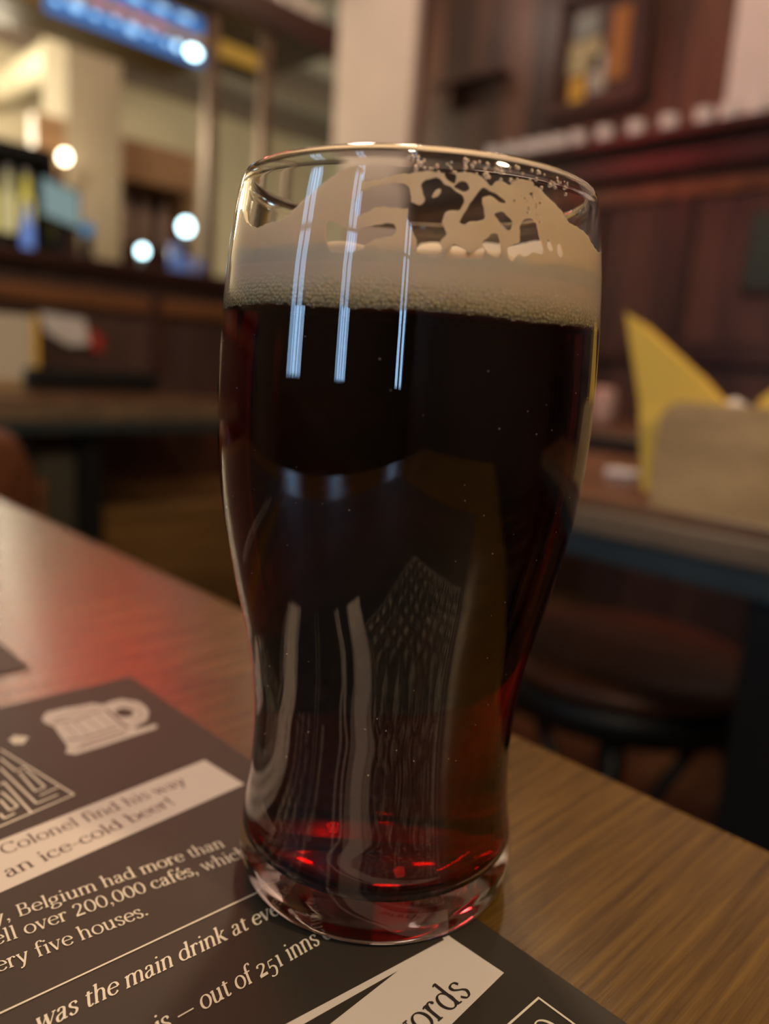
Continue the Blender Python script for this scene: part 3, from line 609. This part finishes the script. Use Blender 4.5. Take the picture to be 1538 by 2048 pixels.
text('the Colonel find his way', (-78.8, 78.9), (-20.9, 76.5), 6.3, 'dark_ink', mt)
text('to an ice-cold beer!', (-78.7, 87.9), (-28.2, 83.6), 6.3, 'dark_ink', mt)
text('y, Belgium had more than', (-78.9, 100.6), (-28.3, 107.2), 5.9, 'ink', mt)
text('ell over 200,000 cafés, which', (-80.8, 106.5), (-25.7, 113.7), 6.0, 'ink', mt)
text('ery five houses.', (-82.7, 113.8), (-53.4, 117.3), 6.0, 'ink', mt)
rl = MB(); ribbon(rl, [(-120, 122.3), (-20, 126.2)], lambda t: 0.42, lambda a, b, z: UV(a, b, z)); rl.build('printed_line', 'ink', mt, fix=False)
text('was the main drink at every', (-82.1, 131.7), (-28.1, 134.6), 6.2, 'ink', mt, 0.42, 1.2)
text('is — out of ₂₅₁ inns on', (-66.8, 145.6), (-25.2, 146.8), 6.4, 'ink', mt, 0.42, 1.2)
# folded title ribbon with its dark wedge, and the heading
flat([(-120, 149.6), (-10.5, 162.1), (-10.4, 161.5), (-8.8, 161.9), (-8.9, 162.4), (-8.05, 175.8), (-120, 184.5)], 'band', 'printed_band')
flat([(-24.0, 161.9), (-120, 167.2), (-120, 153.0)], 'paper', 'printed_wedge', z=ZP - 0.00003)
text('words', (-36.6, 175.4), (-16.8, 175.0), 8.8, 'dark_ink', mt, 0.0, 1.05)
# letter grid
gr = MB(); u1, v0, cs, N = -8.0, 184.0, 10.0, 9
LN = lambda a, b, w: ribbon(gr, [a, b], lambda t: w, lambda p, q, z: UV(p, q, z))
for k in range(N + 1):
    w = 0.45 if k in (0, N) else 0.12
    LN((u1 - N * cs - .2, v0 + k * cs), (u1 + .2, v0 + k * cs), w); LN((u1 - k * cs, v0), (u1 - k * cs, v0 + N * cs), w)
gr.build('printed_grid', 'ink', mt, fix=False)
rows = ['NHTEXIVRO', 'AKOLMUTEA', 'RIVEXNOHL', 'MOUNTAKER', 'LEHVORXIU', 'OTANIMEKH', 'XURETVONA', 'HILKOMERN', 'ENVAXUTOL']
for j, rw in enumerate(rows):
    for i, c in enumerate(rw):
        cu = u1 - (N - i - .5) * cs; v = v0 + (j + .86) * cs; text(c, (cu - 2.3, v), (cu + 2.3, v), 8.0, 'ink', mt, name='printed_letter')
# maze, arrow, tankard drawing
mz = MB()
MAZE = [[(-66.0, -40), (-54.2, 26)], [(-53.9, 27.8), (-47.2, 63.6)], [(-47.2, 63.6), (-110, 73.4)], [(-55.6, 33.1), (-54.6, 42.8)], [(-54.6, 42.8), (-51.6, 41.9)], [(-54.2, 44.1), (-54.3, 56.1)], [(-54.3, 56.1), (-51.6, 55.5)], [(-51.6, 55.5), (-52.3, 43.4)], [(-57.4, 38.4), (-56.2, 62.0)], [(-56.2, 62.0), (-50.4, 61.1)], [(-54.2, 58.8), (-48.9, 57.6)], [(-60.3, 47.4), (-58.9, 46.5)], [(-59.1, 47.0), (-58.7, 65.2)], [(-61.1, 51.5), (-60.3, 60.4)], [(-60.3, 60.4), (-62.5, 61.1)], [(-62.5, 61.1), (-62.7, 54.8)], [(-64.8, 61.1), (-64.7, 63.9)], [(-64.7, 63.9), (-61.9, 63.1)], [(-61.6, 51.4), (-61.1, 51.5)]]
for a, b in MAZE[1:]: ribbon(mz, [a, b], lambda t: 0.62, lambda p, q, z: UV(p, q, z))
mz.build('printed_maze', 'ink', mt, fix=False)
flat([(-50.1, 23.2), (-48.6, 22.6), (-48.1, 21.3), (-44.7, 24.9), (-47.8, 28.7), (-48.5, 27.6), (-49.7, 27.4)], 'ink', 'printed_arrow')
MUG = [(-37.4, 15.5), (-34.6, 11.8), (-28.9, 12.1), (-24.5, 13.2), (-20.3, 13.8), (-18.0, 16.9), (-14.5, 16.0), (-11.3, 16.1), (-7.7, 21.3), (-7.6, 26.0), (-8.4, 29.9), (-11.7, 35.2), (-15, 36.6), (-17.3, 37.6), (-17.6, 38.8), (-14, 39.4), (-11.3, 39.3), (-10.9, 40.8), (-12.4, 42.1), (-22.3, 42.7), (-30, 43.3), (-38.4, 43.4), (-40.2, 40.8), (-38.4, 38.0), (-37.9, 35.4), (-37.2, 29), (-36.4, 22.6), (-37.6, 19)]
flat(MUG, 'band', 'printed_tankard')
flat(bez([(-17.3, 23.4), (-13.8, 22.6), (-12.2, 26.6), (-14.4, 29.9), (-17.4, 28.4), (-17.3, 23.4)], 6)[:-1], 'paper', 'printed_tankard_detail', z=ZP - 0.00004)
dk = MB(); pl = lambda p, q, z: UV(p, q, z)
for ln, w in (([(-36.1, 20.4), (-33, 21.2), (-30.1, 22.8), (-26, 21.6), (-22, 20.6), (-19.4, 20.4)], .55), ([(-36.8, 33.4), (-33, 35.0), (-28, 35.0), (-21.1, 34.6)], .6), ([(-18.6, 20.6), (-19.0, 26), (-19.2, 31.5), (-18.9, 37.3)], .7),
              ([(-34.6, 18.8), (-31.6, 18.0), (-28, 17.6), (-24.4, 16.6), (-20.7, 17.6)], .4), ([(-35.2, 39.4), (-31, 38.6), (-26, 38.4), (-20.6, 38.2)], .5), ([(-37, 40.8), (-30, 40.6), (-21, 40.0)], .3),
              ([(-15.6, 19.6), (-11.4, 20.6), (-10.3, 26), (-12, 32), (-16.6, 34.2)], .35), ([(-33.6, 23.6), (-33.4, 32.8)], .2), ([(-30.4, 24.2), (-30.2, 33.6)], .2), ([(-26.4, 23.2), (-26, 33.4)], .2), ([(-22.6, 22.4), (-22.4, 33.2)], .2)):
    ribbon(dk, bez(ln, 6), lambda t, w=w: w * 1.5, pl)
dk.build('printed_tankard_detail', mat('engraving_ink', (0.10, 0.075, 0.066), 0.45), mt, fix=False)

# ------------------------------------------------------------------ the pint
RK = ZK = None
OUTP = [(0.0, 0.0012), (0.020, 0.0010), (0.0255, 0.0004), (0.0292, 0.0003), (0.0305, 0.0008), (0.0314, 0.0026), (0.0320, 0.0055), (0.03222, 0.0080), (0.0319, 0.0110), (0.0312, 0.0150), (0.03050, 0.0200), (0.02995, 0.0270), (0.02972, 0.0340), (0.02985, 0.0400), (0.0304, 0.0460), (0.0314, 0.0535), (0.03272, 0.0600), (0.0346, 0.0680), (0.03609, 0.0750), (0.0377, 0.0835), (0.03860, 0.0900), (0.0393, 0.0980), (0.03957, 0.1050), (0.0396, 0.1120), (0.03933, 0.1200), (0.0389, 0.1285), (0.03833, 0.1360), (0.0372, 0.1445), (0.0365, 0.1488)]
zo = np.array([q[1] for q in OUTP[4:]]); ro = np.array([q[0] for q in OUTP[4:]])
def rout(z): return float(np.interp(z, zo, ro))
WALL = 0.0019
rimp = [(0.0363, 0.1496), (0.0361, 0.1506), (0.0356, 0.1516), (0.0349, 0.1520), (0.0342, 0.1516), (0.0339, 0.1506)]
inz = [0.149, 0.1445, 0.136, 0.1285, 0.120, 0.112, 0.105, 0.098, 0.090, 0.0835, 0.075, 0.068, 0.060, 0.0535, 0.046, 0.040, 0.034, 0.027, 0.020, 0.014]
def rin(z): return rout(z) - WALL - 0.0008 * max(0, min(1, (0.05 - z) / 0.03))
inp = [(rin(z), z) for z in inz] + [(rin(0.014) - 0.0008, 0.0104), (0.0255, 0.0084), (0.018, 0.0069), (0.009, 0.0063), (0.0, 0.0061)]
def dense(prof, n=4):
    q = bez([(r, z) for r, z in prof], n); return [(max(0, r), z) for r, z in q]
pint = thing('pint_glass', (0, 0, 0.0007), 'curved clear pint glass of dark red-brown beer with beige foam, on the placemat', 'beer glass')
outer_d = [OUTP[0]] + dense(OUTP[1:], 4); inner_d = dense(inp[:-1], 4) + [inp[-1]]
mb = MB().lathe(outer_d + rimp + inner_d, (0, 0, 0.0007), 160)
glass_o = mb.build('glass', 'glass', pint, True)
ZF = 0.1262
bp = [(0.0, ZF)] + [(rin(ZF) + 0.00012, ZF)] + dense([(rin(z) + 0.00012, z) for z in [0.1258] + [q for q in inz if q < 0.125]] + [(rin(0.014) - 0.0008 + 0.0001, 0.0103), (0.0255, 0.0083), (0.018, 0.0068), (0.009, 0.0062)], 4) + [(0.0, 0.0060)]
beer_o = MB().lathe(bp, (0, 0, 0.0007), 160).build('beer', 'beer', pint, True)

# foam head: bubbly lower band, smooth top that climbs the far wall
fm = bpy.data.materials.new('beer_foam'); fm.use_nodes = True
nt, p = nodes(fm); Lk = nt.links
p.inputs['Base Color'].default_value = (0.80, 0.67, 0.47, 1); p.inputs['Roughness'].default_value = 0.6; p.inputs['Specular IOR Level'].default_value = 0.3
p.inputs['Subsurface Weight'].default_value = 0.25; p.inputs['Subsurface Radius'].default_value = (0.004, 0.0025, 0.0012); p.inputs['Subsurface Scale'].default_value = 1.0
tc = nt.nodes.new('ShaderNodeTexCoord'); sx = nt.nodes.new('ShaderNodeSeparateXYZ'); Lk.new(tc.outputs['Object'], sx.inputs['Vector'])
vo = nt.nodes.new('ShaderNodeTexVoronoi'); vo.inputs['Scale'].default_value = 1500; vo.inputs['Randomness'].default_value = 0.75; Lk.new(tc.outputs['Object'], vo.inputs['Vector'])
mr = nt.nodes.new('ShaderNodeMapRange'); mr.inputs[1].default_value = 0.1322; mr.inputs[2].default_value = 0.1275; mr.inputs[3].default_value = 0.0; mr.inputs[4].default_value = 0.9; Lk.new(sx.outputs[2], mr.inputs[0])
bu = nt.nodes.new('ShaderNodeBump'); bu.invert = True; bu.inputs['Distance'].default_value = 0.0009; Lk.new(vo.outputs['Distance'], bu.inputs['Height']); Lk.new(mr.outputs[0], bu.inputs['Strength']); Lk.new(bu.outputs['Normal'], p.inputs['Normal'])
r2 = nt.nodes.new('ShaderNodeValToRGB'); r2.color_ramp.elements[0].color = (0.88, 0.75, 0.46, 1); r2.color_ramp.elements[1].color = (0.50, 0.39, 0.20, 1); r2.color_ramp.elements[0].position = 0.1; r2.color_ramp.elements[1].position = 0.75
mm = nt.nodes.new('ShaderNodeMath'); mm.operation = 'MULTIPLY'; Lk.new(vo.outputs['Distance'], mm.inputs[0]); Lk.new(mr.outputs[0], mm.inputs[1]); Lk.new(mm.outputs[0], r2.inputs['Fac']); mx = nt.nodes.new('ShaderNodeMix'); mx.data_type = 'RGBA'; Lk.new(mr.outputs[0], mx.inputs[0]); mx.inputs[6].default_value = (0.90, 0.75, 0.56, 1); Lk.new(r2.outputs['Color'], mx.inputs[7]); Lk.new(mx.outputs[2], p.inputs['Base Color'])
M['foam'] = fm
mb = MB(); NS = 240; rings = []
hz = [ZF - 0.0006, ZF + 0.0006, ZF + 0.002, ZF + 0.004, ZF + 0.006]
def jag(k): a = k * 2 * PI / NS; return 0.00022 * math.sin(a * 61) + 0.00016 * math.sin(a * 97 + 1) + 0.00018 * math.sin(a * 7)
for i, z in enumerate(hz):
    ring = []
    for k in range(NS):
        zz = z + (jag(k) if i == 0 else 0); r = rin(zz) + 0.00018; a = k * 2 * PI / NS; ring.append(mb.bm.verts.new((r * math.cos(a), r * math.sin(a), zz + 0.0007)))
    rings.append(ring)
for (fr, zt) in ((1.0, 0.1331), (0.985, 0.1356), (0.93, 0.1346), (0.8, 0.1338), (0.5, 0.1335), (0.2, 0.1334)):
    ring = []
    for k in range(NS):
        a = k * 2 * PI / NS; far = 0.5 - 0.5 * math.cos(a + math.radians(46)); w = math.sin(a * 9) * 0.0004 + math.sin(a * 17 + 2) * 0.0003
        z = zt + (far * 0.0016 + w) * (0 if fr == 1.0 else 1 if fr > 0.9 else 0.3); r = (rin(z) + 0.00018) * fr; ring.append(mb.bm.verts.new((r * math.cos(a), r * math.sin(a), z + 0.0007)))
    rings.append(ring)
for i in range(len(rings) - 1):
    for k in range(NS): mb.bm.faces.new((rings[i][k], rings[i][(k + 1) % NS], rings[i + 1][(k + 1) % NS], rings[i + 1][k]))
mb.bm.faces.new(rings[-1]); mb.bm.faces.new(rings[0][::-1])
foam_o = mb.build('foam', 'foam', pint, True)

# foam lacing on the inner wall: outlines in (bearing, height mm)
OUT = [(-110.1, 125.65), (-122.2, 140.57), (-122.1, 144.59), (-110.8, 143.45), (-104.9, 140.94), (-97.3, 139.21), (-91.1, 139.69), (-85.3, 140.09), (-80.5, 142.07), (-79.1, 142.92), (-76.2, 143.97), (-74.5, 144.81), (-70.9, 146.42), (-64.6, 148.14), (-61.6, 147.72), (-62.1, 146.44), (-60.6, 145.73), (-55.6, 146.32), (-51.8, 147.11), (-49.2, 147.1), (-48.7, 147.28), (-43.7, 147.79), (-41.0, 147.6), (-36.3, 147.88), (-33.2, 148.17), (-29.8, 147.63), (-27.3, 146.49), (-24.8, 147.5), (-21.5, 147.08), (-19.3, 148.19), (-15.2, 148.37), (-12.1, 147.56), (-8.8, 146.46), (-3.7, 144.96), (0.5, 143.15), (4.5, 142.82), (10.8, 142.13), (15.7, 140.79), (23.0, 140.16), (34, 142.0), (44, 145.0), (58, 146.6), (66, 146.0), (78, 147.2), (92, 146.8), (104, 147.6), (118, 146.9), (126, 147.5), (133, 146.4), (138, 141), (141, 135.5), (165, 135.0), (205, 135.2), (205, 126), (24.1, 126)]
OUT[0] = (-150, 126); OUT[1] = (-150, 141.0); OUT[2] = (-124, 142.6)
HOLES = [[(-60.7, 144.4), (-55.5, 145.38), (-51.2, 145.57), (-48.9, 144.82), (-48.5, 141.97), (-51.7, 141.66), (-56.6, 141.76), (-59.8, 140.68), (-62.4, 140.25), (-63.1, 142.11), (-62.0, 143.78)], [(-70.5, 139.22), (-67.1, 139.0), (-62.8, 138.07), (-53.6, 139.15), (-51.7, 138.79), (-51.8, 137.35), (-56.5, 136.61), (-60.3, 134.89), (-63.9, 134.42), (-68.2, 134.59), (-70.0, 136.7)], [(-45.1, 146.18), (-41.7, 146.82), (-39.7, 145.96), (-37.7, 145.35), (-34.5, 144.11), (-35.0, 142.39), (-36.3, 141.83), (-38.6, 141.7), (-39.9, 139.94), (-38.6, 138.08), (-40.0, 136.8), (-39.8, 134.65), (-45.4, 134.63), (-46.0, 136.77), (-48.5, 139.55), (-48.8, 142.43), (-48.1, 142.69), (-45.8, 142.3), (-44.6, 143.08), (-45.8, 145.19)], [(-37.3, 145.62), (-34.7, 146.75), (-33.0, 145.66), (-34.6, 145.07)], [(-30.5, 145.36), (-28.9, 145.97), (-26.4, 145.45), (-23.3, 144.74), (-22.8, 144.04), (-24.6, 144.13), (-27.2, 144.89), (-29.3, 144.49), (-29.2, 143.52), (-28.7, 142.11), (-29.1, 140.87), (-32.6, 140.38), (-34.2, 139.79), (-35.4, 140.2), (-34.3, 141.47), (-32.8, 143.26), (-31.3, 144.58)], [(-25.8, 142.09), (-23.2, 142.55), (-20.5, 141.31), (-20.9, 140.05), (-22.7, 139.9), (-24.5, 140.98)], [(-18.1, 141.02), (-15.7, 142.23), (-12.6, 141.78), (-11.5, 139.88), (-10.1, 137.75), (-10.9, 136.68), (-13.5, 136.95), (-16.5, 135.97), (-18.4, 136.31), (-20.1, 134.94), (-21.5, 135.57), (-21.6, 137.04), (-18.5, 138.03), (-18.1, 139.54)], [(-28.8, 137.49), (-26.0, 138.9), (-24.3, 138.55), (-23.7, 135.66), (-24.9, 135.08), (-27.1, 135.66), (-28.8, 136.76)], [(-37.3, 135.75), (-36.2, 136.53), (-33.9, 135.95), (-32.3, 135.32), (-28.8, 136.52), (-28.6, 134.83), (-32.2, 134.6), (-37.9, 134.27)], [(-8.7, 139.14), (-7.6, 139.37), (-6.3, 137.84), (-7.5, 137.6), (-8.6, 138.01)], [(-4.5, 139.03), (-3.1, 138.9), (-2.3, 137.18), (-3.8, 136.92), (-4.8, 137.98)]]
HOLES.append([(-40, 147.5), (-37.2, 147.7), (-36.9, 146.2), (-38.2, 146.3)])
ISLE = [(-42.9, 143.75), (-41.9, 144.88), (-40.6, 145.19), (-40.7, 144.46), (-42.2, 143.67)]
KX = 0.67   # mm of arc per degree
def closed_smooth(P, n=5):
    P = [(a * KX, z) for a, z in P]; m_ = len(P); out = []
    for i in range(m_):
        p0, p1, p2, p3 = [np.array(P[(i + k) % m_]) for k in (-1, 0, 1, 2)]
        for k in range(n):
            t = k / n; out.append(0.5 * (2 * p1 + (p2 - p0) * t + (2 * p0 - 5 * p1 + 4 * p2 - p3) * t * t + (3 * p1 - p0 - 3 * p2 + p3) * t ** 3))
    return np.array(out)
def sdf(P, X, Y):
    d = np.full(X.shape, 1e9); ins = np.zeros(X.shape, bool); n = len(P)
    for i in range(n):
        a = P[i]; b = P[(i + 1) % n]; ex, ey = b - a; L2 = ex * ex + ey * ey + 1e-12
        t = np.clip(((X - a[0]) * ex + (Y - a[1]) * ey) / L2, 0, 1)
        d = np.minimum(d, np.hypot(X - a[0] - ex * t, Y - a[1] - ey * t))
        c = (a[1] > Y) != (b[1] > Y); ins ^= c & (X < ex * (Y - a[1]) / (ey + 1e-12) + a[0])
    return np.where(ins, d, -d)
gx_ = np.arange(-150, 205.01, 0.34) * KX; gz_ = np.arange(133.0, 149.0, 0.17)
X, Y = np.meshgrid(gx_, gz_)
F = sdf(closed_smooth(OUT), X, Y)
for h in HOLES: F = np.minimum(F, -sdf(closed_smooth(h), X, Y))
F = np.maximum(F, sdf(closed_smooth(ISLE), X, Y))
rng = np.random.RandomState(4)     # pin-holes in the thick patch at right
for k in range(46):
    cx = rng.normal(-14.0, 3.6) * KX; cy = rng.normal(145.2, 1.3); F = np.minimum(F, np.hypot(X - cx, Y - cy) - rng.uniform(0.05, 0.24))
F = F + 0.05 * np.sin(X * 3.1 + Y * 1.7) + 0.04 * np.sin(X * 1.3 - Y * 4.1)
# far-wall film: low irregular skirt all round the back
mb = MB()
def wall_pt(u, z, off): a = math.radians(u / KX); zz = z / 1000; r = rin(zz) - off; return Vector((r * math.cos(a), r * math.sin(a), zz + 0.0007))
vc = {}
def vert(key, u, z, off):
    k2 = (key, off)
    if k2 not in vc: vc[k2] = mb.bm.verts.new(wall_pt(u, z, off))
    return vc[k2]
def cells(F):
    ny, nx = F.shape
    for j in range(ny - 1):
        for i in range(nx - 1):
            cs_ = [(i, j), (i + 1, j), (i + 1, j + 1), (i, j + 1)]; f = [F[b, a] for a, b in cs_]
            if max(f) <= 0: continue
            poly = []
            for k in range(4):
                (a0, b0), (a1, b1) = cs_[k], cs_[(k + 1) % 4]; f0, f1 = f[k], f[(k + 1) % 4]
                if f0 > 0: poly.append((('v', a0, b0), gx_[a0], gz_[b0], min(f0, .5), False))
                if (f0 > 0) != (f1 > 0):
                    t = f0 / (f0 - f1); kk = ('e',) + tuple(sorted(((a0, b0), (a1, b1))))
                    poly.append((kk, gx_[a0] + (gx_[a1] - gx_[a0]) * t, gz_[b0] + (gz_[b1] - gz_[b0]) * t, 0, True))
            if len(poly) >= 3: yield poly
for poly in cells(F):
    A = [vert(q[0], q[1], q[2], -0.00018) for q in poly]
    mb.bm.faces.new(A)
    B = []
    for q in poly:
        k2 = (q[0], 'in')
        if k2 not in vc: vc[k2] = mb.bm.verts.new(wall_pt(q[1], q[2], 0.00005 + 0.00045 * math.sqrt(q[3] / .5)))
        B.append(vc[k2])
    mb.bm.faces.new(B[::-1])
    n = len(poly)
    for k in range(n):
        if poly[k][4] and poly[(k + 1) % n][4]: mb.bm.faces.new((A[(k + 1) % n], A[k], B[k], B[(k + 1) % n]))
lacing = mb.build('foam_lacing', 'foam', foam_o, True, fix=False)
# droplets under the rim and small bubbles against the glass
mb = MB()
for k in range(90):
    a = rng.uniform(-52, 2); z = rng.uniform(147.6, 150.2); q = wall_pt(a * KX, min(z, 149), 0.0); q.z = z / 1000 + 0.0007
    b = bmesh.new(); bmesh.ops.create_icosphere(b, subdivisions=2, radius=rng.uniform(0.00018, 0.00042)); bmesh.ops.translate(b, verts=b.verts[:], vec=q); mb.merge(b)
o = mb.build('droplets', 'drop', glass_o, True); o['kind'] = 'stuff'
mb = MB()
for k in range(70):
    a = math.radians(rng.uniform(-115, 20)); z = rng.uniform(0.03, 0.122); r = rin(z) + 0.00025
    b = bmesh.new(); bmesh.ops.create_icosphere(b, subdivisions=2, radius=rng.uniform(0.00008, 0.00018)); bmesh.ops.translate(b, verts=b.verts[:], vec=(r * math.cos(a), r * math.sin(a), z)); mb.merge(b)
o = mb.build('bubbles', mat('bubble', (0.5, 0.45, 0.4), 0.3), beer_o, True); o['kind'] = 'stuff'
